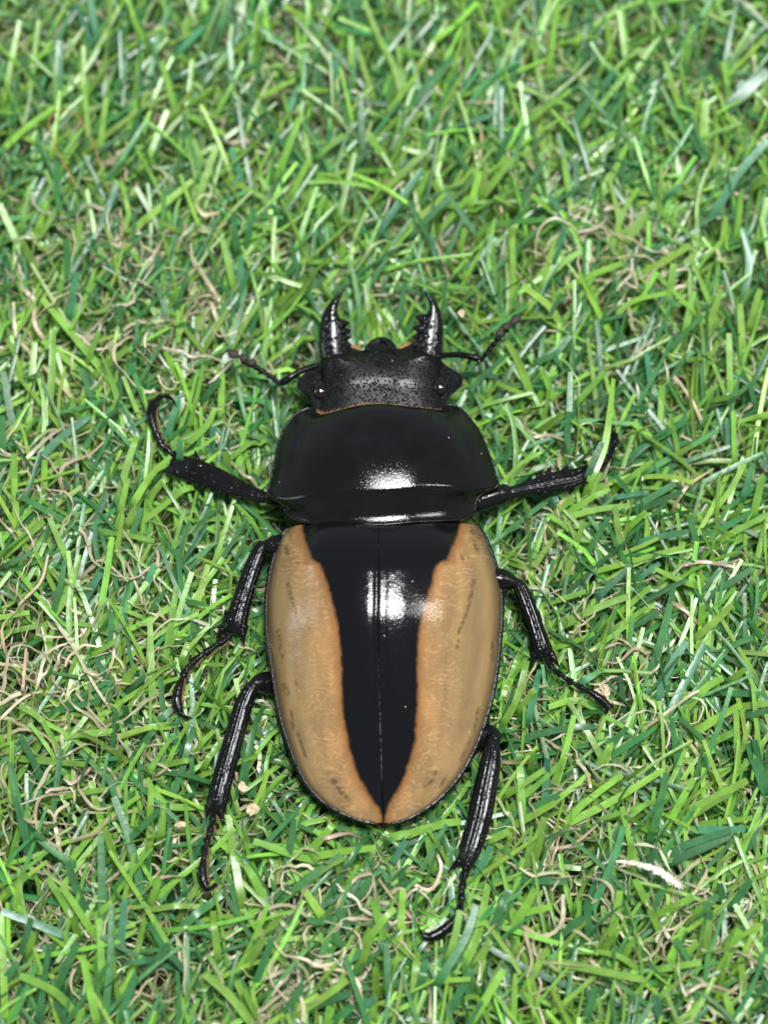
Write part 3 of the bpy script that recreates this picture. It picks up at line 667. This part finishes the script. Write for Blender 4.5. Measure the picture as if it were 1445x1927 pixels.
# the larger blades that lie on top, each from root to cut tip: view origin and scale, then
# (kind, width, x, y, x, y, ...); kinds: l lime, d dark, s bluish sheen painted into the blade colour, o lime lying over a foot, p dark lying over a foot, t dry strip
TOPB = [
 (0, 0, .346, [('l',36,20,560,110,110),('l',34,160,540,215,110),('l',36,310,570,500,320,650,30),('d',60,310,620,330,220),('l',45,180,1330,260,1090),('l',45,190,1330,320,1120),('l',45,150,1440,0,1110),
  ('l',35,490,800,460,460),('l',38,540,840,580,530),('l',40,680,770,740,540),('s',50,900,350,1100,150),('l',40,840,320,720,90),('l',42,970,650,880,330),('l',50,1000,610,1220,730),('l',40,810,860,910,600),('s',45,480,1420,640,1000),
  ('l',45,700,1270,1050,980),('l',48,1040,1190,1180,790),('d',35,670,480,660,160),('l',35,1040,1290,880,1210),('l',40,1240,1440,1200,1250),('d',40,560,330,640,190),('s',45,540,240,490,0),('l',30,590,240,600,0),('s',40,510,280,420,20),
  ('l',42,0,830,150,690,300,580),('s',40,1320,1000,1260,800),('d',40,1290,1380,1270,1150),('d',40,1330,1370,1380,1130),('d',40,340,760,310,950,320,1150),('l',34,420,1380,440,1200),('d',45,1180,240,1250,0),('l',40,1360,400,1400,60)]),
 (945, 0, .346, [('l',45,250,400,300,20),('l',35,220,560,160,200),('l',38,90,690,370,490),('l',42,420,830,870,570),('l',42,380,1180,330,860),('l',40,500,1150,690,760),('l',40,1000,680,880,330),('l',42,1210,400,1370,120),('d',80,1170,640,1440,380),('l',60,1090,840,1100,540),
  ('s',55,1140,1180,1280,950,1445,760),('l',45,620,1350,830,1100),('d',45,340,780,500,480),('l',40,1270,1300,1300,1050),('s',45,270,1440,340,1240),('l',42,50,1440,45,1240),('l',45,690,450,640,60),('l',40,1190,1400,1210,1180),('d',40,410,1180,400,860),
  ('l',42,340,1200,160,1060),('s',42,370,1200,250,1060),('l',40,590,330,570,100),('s',45,530,500,610,380),('l',36,430,700,690,380),('d',45,590,680,630,420),('s',42,650,560,680,480),('l',45,1330,1040,1445,960),('d',42,20,560,100,260)]),
 (0, 900, .2768, [('l',50,120,400,100,0),('d',50,640,400,370,250,120,110),('l',50,480,600,340,270),('l',60,0,550,300,290),('l',45,470,1130,480,800,540,520),('l',45,250,1090,460,800,500,600),('l',50,650,1090,720,700,765,400),('l',50,790,380,870,0),('l',50,860,330,990,60),
  ('d',50,840,560,960,200),('l',45,780,590,840,240),('l',45,950,310,1290,50),('d',55,500,520,610,370,730,100),('d',50,750,1290,760,920),('l',48,1040,1520,1020,960),('l',50,1120,1270,1190,820,1200,740),('l',50,1290,1180,1340,870,1420,580),('d',50,1270,1060,1220,620,1200,480),
  ('d',60,940,1020,1120,770),('l',45,610,1210,800,1100),('l',55,800,1460,930,1270),('d',55,830,1490,990,1340),('d',50,350,1590,680,1510),('l',50,370,1750,260,1620,130,1550),('l',50,740,1780,1000,1700,1210,1630),('l',50,300,1790,520,1750,730,1730),('d',55,960,1800,1160,1520),
  ('d',50,780,1740,790,1590),('d',50,890,1700,850,1550),('d',45,340,1000,420,700,440,560),('d',40,490,350,470,110),('s',45,560,870,690,640),('d',40,0,610,230,500),('s',50,980,790,1050,580),('s',45,750,1400,660,1230),('l',45,1230,1280,1270,1090),
  ('t',22,0,1640,200,1470,420,1450),('t',22,130,860,280,700,330,520),('t',26,30,1150,20,1000,140,900,270,930,260,1050),('t',20,490,1250,300,1170,240,1400),('t',24,520,1460,600,1560,730,1700),('t',20,860,570,950,780,970,850),('t',22,720,1350,770,1230,780,1050),('t',22,740,1550,640,1400,500,1150,380,980),('t',20,620,600,700,560,870,700),('t',24,160,1430,180,1150)]),
 (0, 1500, .346, [('l',40,30,1200,10,640),('d',45,170,330,110,100,80,0),('d',38,420,370,300,300,190,210),('d',45,490,660,420,500,370,350),('l',42,410,690,340,560,260,440),('l',42,530,770,430,620,340,480),('d',45,560,720,550,200),('l',40,640,380,570,170),('l',40,560,160,520,10),
  ('d',48,790,590,740,370,690,180,620,0),('d',40,640,290,870,70),('l',40,880,240,890,20),('l',42,810,590,870,450),('l',34,770,620,1080,570),('d',45,960,740,1250,460),('l',45,1320,580,1260,250,1235,60),('l',45,1430,560,1320,350,1180,215),('l',42,1190,890,1150,590),('l',50,1330,940,1440,760),
  ('d',48,780,980,920,800),('d',42,1020,940,920,860,810,680),('d',42,1140,1130,1040,980,930,860),('l',38,740,870,790,660),('l',42,560,1000,540,660),('d',42,570,1230,600,900,610,590),('l',45,530,1230,490,1050,450,860),('d',45,290,1090,420,790),('l',48,430,1200,300,1060,110,970),
  ('l',45,430,770,400,650),('l',40,130,890,190,740),('d',40,110,880,170,660),('d',45,0,1030,100,900),('d',45,210,1230,270,800),('l',38,510,660,610,570),('l',48,1370,1230,1250,1080,1110,960),('l',48,1410,1230,1330,1100,1290,1000),('l',40,810,220,820,50),('d',34,1010,560,985,430),('l',50,0,560,150,420),('l',45,90,620,110,460),('d',40,640,1230,740,980),
  ('t',22,740,70,600,110,520,200,380,240),('t',24,190,90,220,200,330,270,300,130),('s',45,370,760,200,690,10,620),('s',42,650,880,680,560),('s',42,850,880,720,900),('t',22,870,440,1000,410),('t',20,680,690,700,600,760,590),('t',20,960,750,1000,950,1010,700)]),
 (945, 1427, .346, [('l',42,110,330,95,40),('l',40,10,210,230,60),('l',42,270,170,330,0),('d',50,0,350,310,200),('l',42,0,400,290,240),('s',42,230,240,245,0),('l',42,330,360,450,240,650,90),('l',45,340,360,600,230,870,65),('l',38,590,390,780,250),('d',45,800,450,850,280,890,80),('l',45,870,420,960,250,1040,110),
  ('l',48,990,290,1180,200,1330,120),('s',42,930,390,1320,385),('l',34,1050,360,1360,325),('d',50,0,650,350,670),('l',46,120,620,230,320),('l',46,150,630,220,410),('d',42,480,840,600,560,660,370),('l',42,690,620,700,460),('d',42,720,720,840,490),('d',50,900,570,1240,420),('d',45,880,540,1000,470,1240,390),
  ('l',45,800,810,720,660),('l',42,870,970,800,820),('l',45,590,990,640,720),('l',45,820,860,1040,755),('d',42,760,930,890,680),('d',48,1000,930,1170,740),('l',42,970,920,1090,800),('l',42,0,870,270,805),('l',50,40,960,180,710),('d',45,270,1000,440,860),('d',45,470,980,460,790),('l',42,510,1060,600,980),
  ('l',42,640,1130,710,980),('l',52,910,1110,990,920),('l',42,930,1150,1060,1000),('l',45,1100,1110,1125,880),('l',48,1180,1190,1290,930),('l',36,770,1170,640,1080,510,1050),('l',45,260,1100,500,1150,770,1205),('l',40,780,1160,1080,1110),('l',42,100,1300,240,1040),('l',40,60,1440,70,1170),('d',45,450,1440,510,1240),
  ('l',40,960,1300,950,1130),('l',42,1140,1220,1230,1060),('l',42,1310,1300,1300,1120),('d',45,1230,830,1350,660),('d',42,1210,810,1180,680),('l',42,1140,1390,1180,1270),('l',42,1260,1440,1210,1280),('d',42,1310,1340,1445,1230),('s',48,870,1445,830,1290),('d',70,1440,200,1370,0),('d',45,1100,1010,1130,830),
  ('t',24,1380,980,1340,880,1180,840),('t',24,1445,1130,1340,1090,1390,960),('t',26,90,900,220,970,320,900,330,740),('t',24,330,910,420,950,520,1030),('t',20,250,490,380,470,520,360),('t',24,480,1100,600,1210,680,1340),('t',24,1000,1280,1100,1230,1280,1280),('t',24,120,940,160,1100,130,1190)]),
 (1000, 700, .308, [('o',50,360,660,450,430,500,40),('p',45,340,640,430,430),('l',40,140,180,70,0),('d',42,210,500,230,220,235,0),('l',38,780,450,790,90),('d',48,500,570,730,430,940,300),('l',40,490,730,740,540),('l',40,780,560,980,450),('l',36,650,640,850,640,990,680),('l',36,790,530,730,400,610,310),
  ('l',42,550,1160,510,820),('l',38,700,1110,710,870),('l',42,170,900,400,840,600,815),('l',42,110,970,150,860,260,770),('l',42,180,890,330,790,480,700),('l',42,560,980,700,850),('s',42,620,1050,800,1000,960,975),('d',50,1040,1140,960,880),('l',42,1060,890,1200,740,1300,560),('s',45,1290,780,1350,560),
  ('l',45,1040,1090,1250,970,1445,870),('d',45,1030,1030,1330,860),('l',50,280,1250,600,1160,920,1070),('l',45,1070,1330,900,1270,750,1200),('d',50,970,1440,1160,1320,1350,1200),('s',42,400,1380,610,1180),('s',42,560,1330,780,1170),('l',50,190,1550,400,1440,590,1370),('l',40,50,1430,330,1340),
  ('l',40,500,1500,730,1310),('l',45,460,1600,700,1440),('d',42,560,1590,770,1470),('d',48,800,1620,870,1300),('d',48,600,840,880,680),('d',45,620,860,920,730),('s',36,380,790,690,735),('s',36,1200,500,1190,280),('l',36,1240,560,1230,240),('l',50,1350,890,1410,630),('l',50,1200,930,1290,810),
  ('l',50,190,1300,320,910),('d',48,270,1220,470,890),('d',42,640,470,830,350),('s',40,90,820,170,750),('t',26,920,1180,1050,1160,1240,1190),('t',24,880,800,960,690,1110,590),('t',24,990,1550,930,1440,860,1400),('t',22,870,20,950,130,1040,290),('t',24,0,400,110,385,230,430)]),
 (480, 0, .346, [('l',42,800,520,740,330,670,200,590,0),('s',45,540,160,510,0),('l',45,0,540,220,430),('s',45,160,660,240,470),('l',48,110,1000,240,640),('l',42,190,1080,300,860),('l',42,230,1160,370,960),('l',40,300,1280,380,1060),('l',38,450,1200,540,830),('l',45,600,1130,780,960,930,820),('s',45,670,1270,790,1090,910,920),
  ('d',55,840,590,950,450,1080,310),('l',42,530,450,520,190),('l',36,650,550,560,270),('s',48,480,500,430,330),('l',42,740,910,620,740),('l',36,700,640,880,400),('l',42,950,240,1100,120,1210,10),('l',42,1260,190,1350,0),('l',40,1160,420,1155,120),('s',48,1350,530,1430,260),('s',45,1070,690,1280,630),('d',45,1180,970,1060,760),
  ('l',45,1210,1100,1400,860),('l',45,1170,1130,1220,930),('l',40,1230,1080,1260,880),('l',42,1000,1260,1160,1070),('l',42,800,1270,1040,1050),('d',45,820,1300,1060,1070),('l',42,850,1140,930,960),('l',42,1400,1440,1395,1240),('l',38,1110,1380,1140,1240),('l',40,1180,1340,1260,1210),('d',42,590,920,570,510),
  ('l',42,360,150,160,30),('l',42,500,210,330,60),('l',38,420,490,230,490),('l',42,330,860,480,730),('d',42,1290,900,1400,700),('s',42,990,1440,950,1270),('l',36,1420,1130,1300,1070),('d',42,250,1180,400,1030),('l',42,470,1440,480,1320),('t',22,120,1340,60,1100,100,1000),('t',20,1220,860,1230,720,1180,650)]),
 (0, 450, .346, [('l',48,230,310,180,130,120,0),('l',48,640,810,430,560,230,320),('l',38,430,710,310,610,230,550),('l',42,150,1080,190,560),('l',48,230,1080,280,800,290,490),('l',38,300,400,340,220),('d',50,380,280,360,0),('s',48,370,430,420,180),('l',32,400,420,560,180,720,20),('l',38,890,580,860,440,800,330),
  ('l',42,1050,870,960,730,900,610),('l',45,500,750,700,590),('s',40,700,620,770,530),('d',48,600,870,730,680),('d',45,540,980,500,850,450,710),('d',50,460,1130,560,990,670,900),('l',45,640,1440,690,1240,750,1060),('o',45,730,1430,820,1290,930,1180),('l',42,790,1430,910,1290),('l',45,870,1440,1050,1330),
  ('l',42,1000,1130,1120,1020,1170,920),('l',42,1100,610,1240,380),('l',38,1130,650,1060,550,1000,480),('d',40,950,420,1020,190),('l',42,1280,290,1210,0),('s',42,1310,330,1310,90),('d',42,650,520,660,360),('d',40,570,520,630,390),('l',38,470,680,540,500),('d',45,100,1140,50,900,20,720),('d',40,60,800,230,720),
  ('l',45,80,1420,80,1170),('l',42,240,1430,245,1200),('d',45,20,1280,15,960),('l',32,130,760,80,620,40,540),('l',32,390,950,350,760,310,620),('s',48,190,1240,300,1110,490,960),('d',45,600,1320,590,1060),('p',40,980,1200,980,1090),('s',42,1150,1210,1160,1020),('s',45,910,1080,970,850),('l',48,1240,1280,1230,1160),
  ('d',42,1220,860,1440,880),('s',42,860,230,860,90),('d',40,920,560,900,380,840,230),('l',36,1240,1200,1445,1040),('d',42,1080,900,1200,760),('l',42,1200,1000,1210,730),('l',38,790,170,710,60),('d',38,490,130,510,0),('d',42,160,1420,90,1390),
  ('t',30,170,310,90,230,30,160),('t',24,160,610,90,520,75,340),('t',28,240,540,190,460,190,330,170,310),('t',26,1150,340,1190,460,1260,600),('t',26,1170,290,1110,200,1050,120,1040,20),('t',26,240,690,330,790,390,860),('t',22,130,1210,250,1090,350,1020),('t',22,600,360,730,340,690,200,580,60),('t',24,330,1310,350,1230,490,1170,570,1100)]),
 (945, 350, .346, [('l',40,60,680,55,240),('l',42,210,540,270,360,350,230),('l',48,270,610,450,500,650,420),('l',42,220,540,300,440,430,350),('l',45,330,790,260,660,110,540),('l',42,600,730,700,630,890,580),('l',48,730,490,880,410,1020,320),('l',48,900,680,930,420),('l',42,1090,850,1190,560),('l',45,980,860,1040,570),
  ('s',45,1310,600,1340,420,1310,230),('l',45,1340,780,1400,560),('l',45,1310,960,1290,640),('l',48,160,1150,90,960,20,840),('l',40,280,1150,240,1060,210,990),('d',40,170,960,290,910,370,810),('l',45,400,1180,560,1010),('d',45,370,1120,350,1400),('l',45,190,1350,330,1240),('l',42,860,1330,870,1090),
  ('s',42,810,1090,780,900),('l',36,1000,950,1090,940),('l',42,1240,1190,1230,800),('l',42,1090,1170,1230,1150),('l',38,650,340,800,150),('l',38,610,200,740,10),('s',42,870,80,960,0),('d',42,700,420,880,310),('d',42,380,1000,500,780),('l',42,1250,300,1200,160),('s',42,320,980,280,920),('l',42,1390,300,1440,60),('l',42,110,700,190,600),
  ('t',24,490,400,440,280,530,210,580,290,560,350),('t',24,640,480,700,450,730,550,660,520),('t',22,1160,330,1200,410,1300,400),('t',22,1080,1280,1020,1150,930,1040),('t',22,720,910,790,850,850,780),('t',22,700,610,690,700,780,760)]),
 (460, 1540, .346, [('l',45,420,240,270,200,50,120),('l',45,320,200,400,130,510,0),('l',42,370,210,540,180,710,160),('d',48,200,450,370,310,530,200),('l',48,110,450,60,340,0,240),('l',48,440,560,380,470,320,380),('l',48,0,820,100,670,210,500),('d',45,620,730,560,590,500,490),('l',42,640,700,740,570,820,480),('l',45,770,680,730,560,700,450),
  ('l',42,840,750,860,390),('d',42,860,390,860,270),('l',42,610,850,690,660),('s',40,470,850,560,780,660,720),('l',45,720,990,710,810),('l',45,700,1110,710,960),('l',42,750,930,840,750),('d',42,800,1110,780,870,770,680),('l',48,910,1100,940,710),('d',48,940,1000,990,740),('l',42,1000,600,1060,390),
  ('o',42,1110,760,1150,620,1170,500),('p',48,1060,880,1200,650,1260,470),('l',48,1190,820,1270,620,1330,330),('l',48,1330,320,1400,180),('l',48,1210,870,1340,660),('d',48,1080,1110,1240,820),('l',48,1230,1110,1320,970,1410,820),('l',45,260,1080,420,980,560,880),('d',48,200,1110,320,900),('l',45,90,1110,20,980,0,930),
  ('d',48,480,1110,590,1020),('s',48,590,1050,710,980),('d',48,230,1110,430,1000,580,950),('l',48,770,110,900,80,1040,40,1180,0),('l',45,1030,290,1000,100,990,0),('l',40,750,140,780,40),('s',42,800,250,880,120),('d',45,600,470,680,330),('d',48,1330,640,1440,380),('l',45,1310,130,1445,50),('s',48,1250,330,1350,120),
  ('d',45,430,620,540,690),('d',42,570,520,420,560,340,550),('d',40,1040,380,1100,260,1140,110),('s',40,1140,530,1120,320),('l',42,540,400,500,220),('d',42,50,930,150,660),('d',40,210,300,250,150,270,0),
  ('t',24,430,110,560,80,640,90,700,160),('t',24,500,480,600,330,690,300),('t',26,910,540,820,450,730,330),('t',24,90,640,90,520,230,470,350,540),('t',22,630,1010,620,900,540,830,430,820),('t',24,110,870,240,830,380,890,420,940),('t',24,70,1060,170,980,290,900),('t',24,900,350,1010,390,1070,270,1040,180),('t',24,1010,1100,1010,880),('t',22,1050,890,1160,910)]),
 (945, 1130, .346, [('l',42,0,530,100,260),('l',42,0,680,80,530,140,300),('s',42,140,660,210,340),('l',42,80,610,180,480),('d',42,30,820,180,730,510,670),('l',42,280,1030,340,830,390,620),('l',40,530,600,400,540,250,580),('l',45,270,260,400,220,500,180),('s',42,410,460,530,370),('d',42,330,1060,500,900,680,680),('d',50,400,980,600,840,790,720),
  ('l',42,480,970,600,770),('d',48,780,460,850,260,910,20),('s',48,840,540,900,380,1000,220),('s',45,900,620,1000,430,1100,240),('l',48,950,640,1100,480,1200,420),('l',42,670,730,750,480),('l',40,870,590,770,520),('d',48,960,970,920,640),('l',48,1030,730,1150,650,1290,570),('l',38,1280,950,1270,600),('l',45,1120,780,1250,720),('d',42,1130,500,1400,510),
  ('l',42,1040,210,1160,110,1250,20),('l',42,1080,150,1085,30),('d',38,1150,300,1260,240,1360,200),('l',42,1210,460,1320,370),('d',55,1430,1050,1340,790),('d',42,1420,980,1370,760),('l',42,1280,580,1445,560),('s',45,240,1060,245,860),('l',42,110,1120,100,900),('l',38,150,940,165,820),('d',42,1280,630,1445,600),
  ('t',24,400,860,460,940,480,1020),('t',24,0,870,100,880,200,890,310,880),('t',24,800,300,720,260,620,340,510,310),('t',24,1060,840,1000,740,970,680),('t',22,790,680,880,620,1000,530,1070,490),('t',24,1070,130,1000,60,920,10)]),
 (0, 1360, .2907, [('l',45,0,210,200,240,560,270),('d',48,300,440,210,230,130,80),('d',50,190,810,130,560,70,260),('l',42,210,140,500,80,730,50),('l',42,720,110,900,50,1100,0),('d',48,850,250,1000,40),('l',48,290,510,500,460,700,430),('d',50,860,820,780,570,700,340),('l',48,730,820,640,580,590,380),('d',45,870,720,1030,560),
  ('l',48,950,340,1030,220,1130,70),('d',48,1180,200,1110,50),('l',48,1320,540,1100,540,990,430,950,360),('l',42,1040,280,1220,240),('d',45,1100,520,1190,270,1250,0),('d',42,1140,500,1350,410),('l',45,1240,240,1380,20),('l',42,1310,310,1430,60),('l',48,970,810,980,420),('l',45,1030,800,1060,530),('d',45,720,290,740,0),
  ('l',40,770,280,780,150),('d',42,340,620,400,170),('l',42,70,560,80,120),('d',42,920,440,910,270),('d',45,1000,310,1160,330,1360,360),('d',42,370,820,300,760,220,720),('s',45,180,530,270,440),
  ('t',30,0,110,150,40,320,100,370,220),('t',28,410,360,470,390,600,280,620,210),('t',26,260,720,230,600,270,480,430,460),('t',26,420,780,600,720,700,640,870,580),('t',26,380,800,360,600,450,520),('t',26,180,640,350,650,540,670),('t',28,1000,350,1090,290),('t',26,600,300,700,340)]),
]
KT = 11; tp = []; tw_ = []; tc = []; tt = []
kk = np.linspace(0, 1, KT)
SHEEN = np.array([0.085, 0.27, 0.135]); DRY = np.array([0.52, 0.43, 0.27])  # SHEEN stands for glossy shine on a blade, put into its base colour
for (ox, oy, sc, rows) in TOPB:
    for r in rows:
        q = np.array(r[2:], float).reshape(-1, 2) * sc + [ox, oy]
        q = resample(q, KT)
        dry = r[0] == 't'; over = r[0] in 'op'
        z0 = rng.uniform(8.5, 10.0) if not dry else rng.uniform(10.2, 11.5); z1 = rng.uniform(11.6, 13.4) if not dry else rng.uniform(10.8, 12.2)
        if over: z0, z1 = 12.6, 14.2
        z = z0 + (z1 - z0) * kk**0.8 + (0.25 * np.sin(kk * 7 + rng.uniform(0, 6)) if dry else 0)
        if not over and not dry:                       # the root dips on down into the pile
            d = q[0] - q[1]; pass
        w3 = P(q[:, 0], q[:, 1], z)
        if not over: w3 = clampz(w3)
        tp.append(w3); tw_.append(np.full(KT, r[1] * sc / 16.7 / 2 * (0.95 if not dry else 0.85)) * (1 - 0.22 * kk**2))
        m = {'l': LIME, 'o': LIME, 'd': DARK, 'p': DARK, 's': SHEEN, 't': DRY}[r[0]]
        tc.append(np.clip(m * rng.lognormal(0, 0.13) * rng.lognormal(0, 0.05, 3), 0, 0.85))
        tt.append(rng.normal(0, 0.22) + (rng.normal(0, 0.25) if not dry else rng.normal(0, 1.0)) * kk)
tp = np.array(tp); tw_ = np.array(tw_); tt = np.array(tt); NTB = len(tp)
# each traced blade goes on down to the backing: prepend two root points
root = tp[:, :1] + (tp[:, :1] - tp[:, 1:2]) * 0.8; root[..., 2] = np.maximum(0.3, root[..., 2] - 3.5)
root2 = root + (root - tp[:, :1]) * 0.7; root2[..., 2] = 0.3
tp = np.concatenate([root2, root, tp], 1)
tw_ = np.concatenate([tw_[:, :1], tw_[:, :1], tw_], 1); tt = np.concatenate([tt[:, :1], tt[:, :1], tt], 1)
V3, F3 = ribbons(tp, tw_, side_of(tp, tt), rng.uniform(0.0, 0.22, NTB)[:, None])
n1 = V1.reshape(-1, 3).shape[0]
V1 = np.vstack([V1.reshape(-1, 3), V3.reshape(-1, 3)]); F1 = np.vstack([F1, F3 + n1]); C1 = np.vstack([C1, np.repeat(np.array(tc), (KT + 2) * 3, axis=0)])

def grass_mat():
    m, nt, b = mat('plastic_grass_blade'); g = NT(nt); v = g.mm()
    c = g.attr('blade_colour').outputs['Color']
    mott = g.ramp(g.noise(v, 0.6, 3), [(0.3, 0.78), (0.7, 1.18)])
    c2 = g.mix(1.0, c, mott, 'MULTIPLY')
    g.l(c2, b.inputs['Base Color'])
    b.inputs['Roughness'].default_value = 0.36; b.inputs['Specular IOR Level'].default_value = 0.85
    g.l(g.bump(g.noise(v, 1.1, 2), 0.35, 0.00015), b.inputs['Normal'])
    tr = g.n('ShaderNodeBsdfTranslucent'); g.l(c2, tr.inputs['Color'])
    mx = g.n('ShaderNodeMixShader'); mx.inputs[0].default_value = 0.34
    out = nt.nodes['Material Output']
    g.l(b.outputs[0], mx.inputs[1]); g.l(tr.outputs[0], mx.inputs[2]); g.l(mx.outputs[0], out.inputs['Surface'])
    return m
M_GRASS = grass_mat()
def rgba(c): return np.concatenate([c, np.ones((len(c), 1))], 1)
gr = link_mesh('grass', V1.reshape(-1, 3), F1, M_GRASS, attrs={'blade_colour': ('FLOAT_COLOR', rgba(C1))})
gr['kind'] = 'stuff'; gr['label'] = 'lime and dark green plastic grass blades with cut ends covering the turf'; gr['category'] = 'grass'

# curly dry-looking fibres between the blades
N = 22000; K = 18; k = np.linspace(0, 1, K)[None]
bx = rng.uniform(-74, 74, N); by = rng.uniform(-84, 98, N)
keep = rng.random(N) > 0.85 * baldness(bx, by); bx, by = bx[keep], by[keep]; N = len(bx)
L = rng.uniform(6, 17, N)
turn = np.cumsum(rng.normal(0, 0.34, (N, K)) + rng.normal(0, 0.17, N)[:, None], 1)
ph = rng.uniform(0, 2*np.pi, N)[:, None] + turn
st = np.stack([np.cos(ph), np.sin(ph)], 2) * (L / (K - 1))[:, None, None]
xy = np.cumsum(st, 1) + np.stack([bx, by], 1)[:, None] - st.mean(1)[:, None] * K / 2
zc = rng.triangular(1.5, 7.5, 10.2, N)
ZONES = [(130, 1180, 190), (260, 500, 150), (560, 1800, 150), (1090, 1690, 120), (200, 1500, 130), (1150, 1250, 90), (330, 640, 110), (100, 880, 110), (1000, 1090, 70), (1150, 480, 90), (1350, 1800, 110)]
zn = np.zeros(N)
for u_, v_, r_ in ZONES:
    c_ = P(np.array([u_]), np.array([v_]), np.array([10.0]))[0]; zn = np.maximum(zn, np.exp(-((bx - c_[0])**2 + (by - c_[1])**2) / (r_ / 16.7)**2))
up_ = rng.random(N) < 0.42 * zn; zc[up_] = rng.uniform(8.5, 11.5, up_.sum())
z = zc[:, None] + rng.uniform(0.4, 1.6, N)[:, None] * np.sin(k * rng.uniform(4, 10, N)[:, None] + rng.uniform(0, 6, N)[:, None])
path = np.concatenate([xy, z[..., None]], 2); path = clampz(path); path[..., 2] = np.maximum(path[..., 2], 0.4)
wd = rng.uniform(0.07, 0.24, N)[:, None] * (0.7 + 0.3 * np.sin(k * 9 + rng.uniform(0, 6, N)[:, None]))
tw = np.cumsum(rng.normal(0, 0.32, (N, K)), 1)
V2, F2 = ribbons(path, wd, side_of(path, tw), np.full((N, 1), 0.2))
pal = np.array([[0.52, 0.45, 0.29], [0.42, 0.38, 0.22], [0.33, 0.41, 0.16], [0.22, 0.37, 0.10], [0.62, 0.56, 0.42]])
ci = rng.choice(5, N, p=[0.20, 0.12, 0.27, 0.29, 0.12]); ci[up_] = rng.choice([0, 0, 1, 4, 2], up_.sum())
C2 = np.repeat(np.clip(pal[ci] * rng.lognormal(0, 0.18, (N, 1)), 0, 0.85), K * 3, axis=0)
th_ = link_mesh('curly_thatch', V2.reshape(-1, 3), F2, M_GRASS, attrs={'blade_colour': ('FLOAT_COLOR', rgba(C2))})
th_['kind'] = 'stuff'; th_['label'] = 'beige and olive curly plastic fibres tangled between the grass blades'; th_['category'] = 'thatch'

# ---------------------------------------------------------------- loose bits lying on the grass
def tag(o, label, cat, group=None):
    o['label'] = label; o['category'] = cat
    if group: o['group'] = group
    return o
b_ = Bag()
w, e = pxpath([(1158, 1620, 12.6, 1.5), (1175, 1622, 12.9, 3.0), (1200, 1627, 13.2, 4.0), (1225, 1634, 13.3, 5.0), (1245, 1643, 13.3, 6.0), (1262, 1655, 13.2, 7.0), (1279, 1668, 13.0, 5.0)], 40)
jit = 1 + 0.25 * rng.normal(0, 1, 40)
sweep(b_, w + rng.normal(0, 0.05, (40, 3)), e[:, 0] / 16.7 * np.clip(jit, 0.5, 1.5), 0.12, 10)
for i in range(3, 40):
    for _ in range(2):
        p = w[i] + rng.normal(0, 0.1, 3); q = p + (w[min(i+1, 39)] - w[i-1]) * rng.uniform(0.5, 1.6) * rng.choice([-1, 1]) + rng.normal(0, 0.28, 3)
        sweep(b_, np.array([p, (p+q)/2, q]), np.array([0.06, 0.05, 0.01]), np.array([0.05, 0.04, 0.01]), 4)
st_ = link_mesh('straw', b_.v, b_.f, M_STRAW); tag(st_, 'frayed white straw fragment lying across green grass blades', 'straw')
b_ = Bag(); w, e = pxpath([(145, 350, 12.2), (112, 290, 13.0), (92, 235, 13.4), (105, 213, 13.5), (130, 207, 13.6), (155, 230, 13.4), (180, 280, 13.0), (192, 318, 12.2)], 70)
sweep(b_, w, 0.07, 0.07, 6)
fb = link_mesh('fibre', b_.v, b_.f, M_FIBRE); tag(fb, 'thin orange hair bent into an arch above the grass', 'fibre')
def crumb(u, v, z, r, seed, m, label, group):
    g_ = np.random.default_rng(seed)
    th = np.linspace(0.05, np.pi - 0.05, 7); ph = np.linspace(0, 2*np.pi, 10, endpoint=False)
    TH, PH = np.meshgrid(th, ph, indexing='ij'); R = r / 16.7 * (1 + g_.normal(0, 0.20, TH.shape))
    c = P(np.array([u]), np.array([v]), np.array([z]))[0]; sx, sy = g_.uniform(0.6, 1.3, 2)
    vv = np.stack([c[0] + sx*R*np.sin(TH)*np.cos(PH), c[1] + sy*R*np.sin(TH)*np.sin(PH), c[2] + 0.45*R*np.cos(TH)], 2).reshape(-1, 3)
    ff = [(i*10+j, (i+1)*10+j, (i+1)*10+(j+1) % 10, i*10+(j+1) % 10) for i in range(6) for j in range(10)]
    ff += [tuple(range(10))[::-1], tuple(range(60, 70))]
    o = link_mesh('wood_crumb', vv, ff, m, smooth=False); tag(o, label, 'crumb', group); return o
GC = 'pale wood crumbs around the beetle'
crumb(457, 1482, 12.3, 8, 1, M_CHIP, 'small pale wood crumb inside the left hind leg, nearer the wing case', GC)
crumb(476, 1524, 12.0, 9, 2, M_CHIP, 'larger pale wood crumb inside the left hind leg, level with its shin spur', GC)
crumb(340, 1552, 12.0, 9, 3, M_CHIP, 'pale wood crumb on grass outside the left hind foot', GC)
crumb(1137, 1300, 10.0, 15, 4, M_CHIP, 'broad tan wood crumb beside the right middle foot', GC)
crumb(868, 590, 12.2, 8, 5, M_CHIP, 'pale wood crumb between the right jaw and the right feeler', GC)
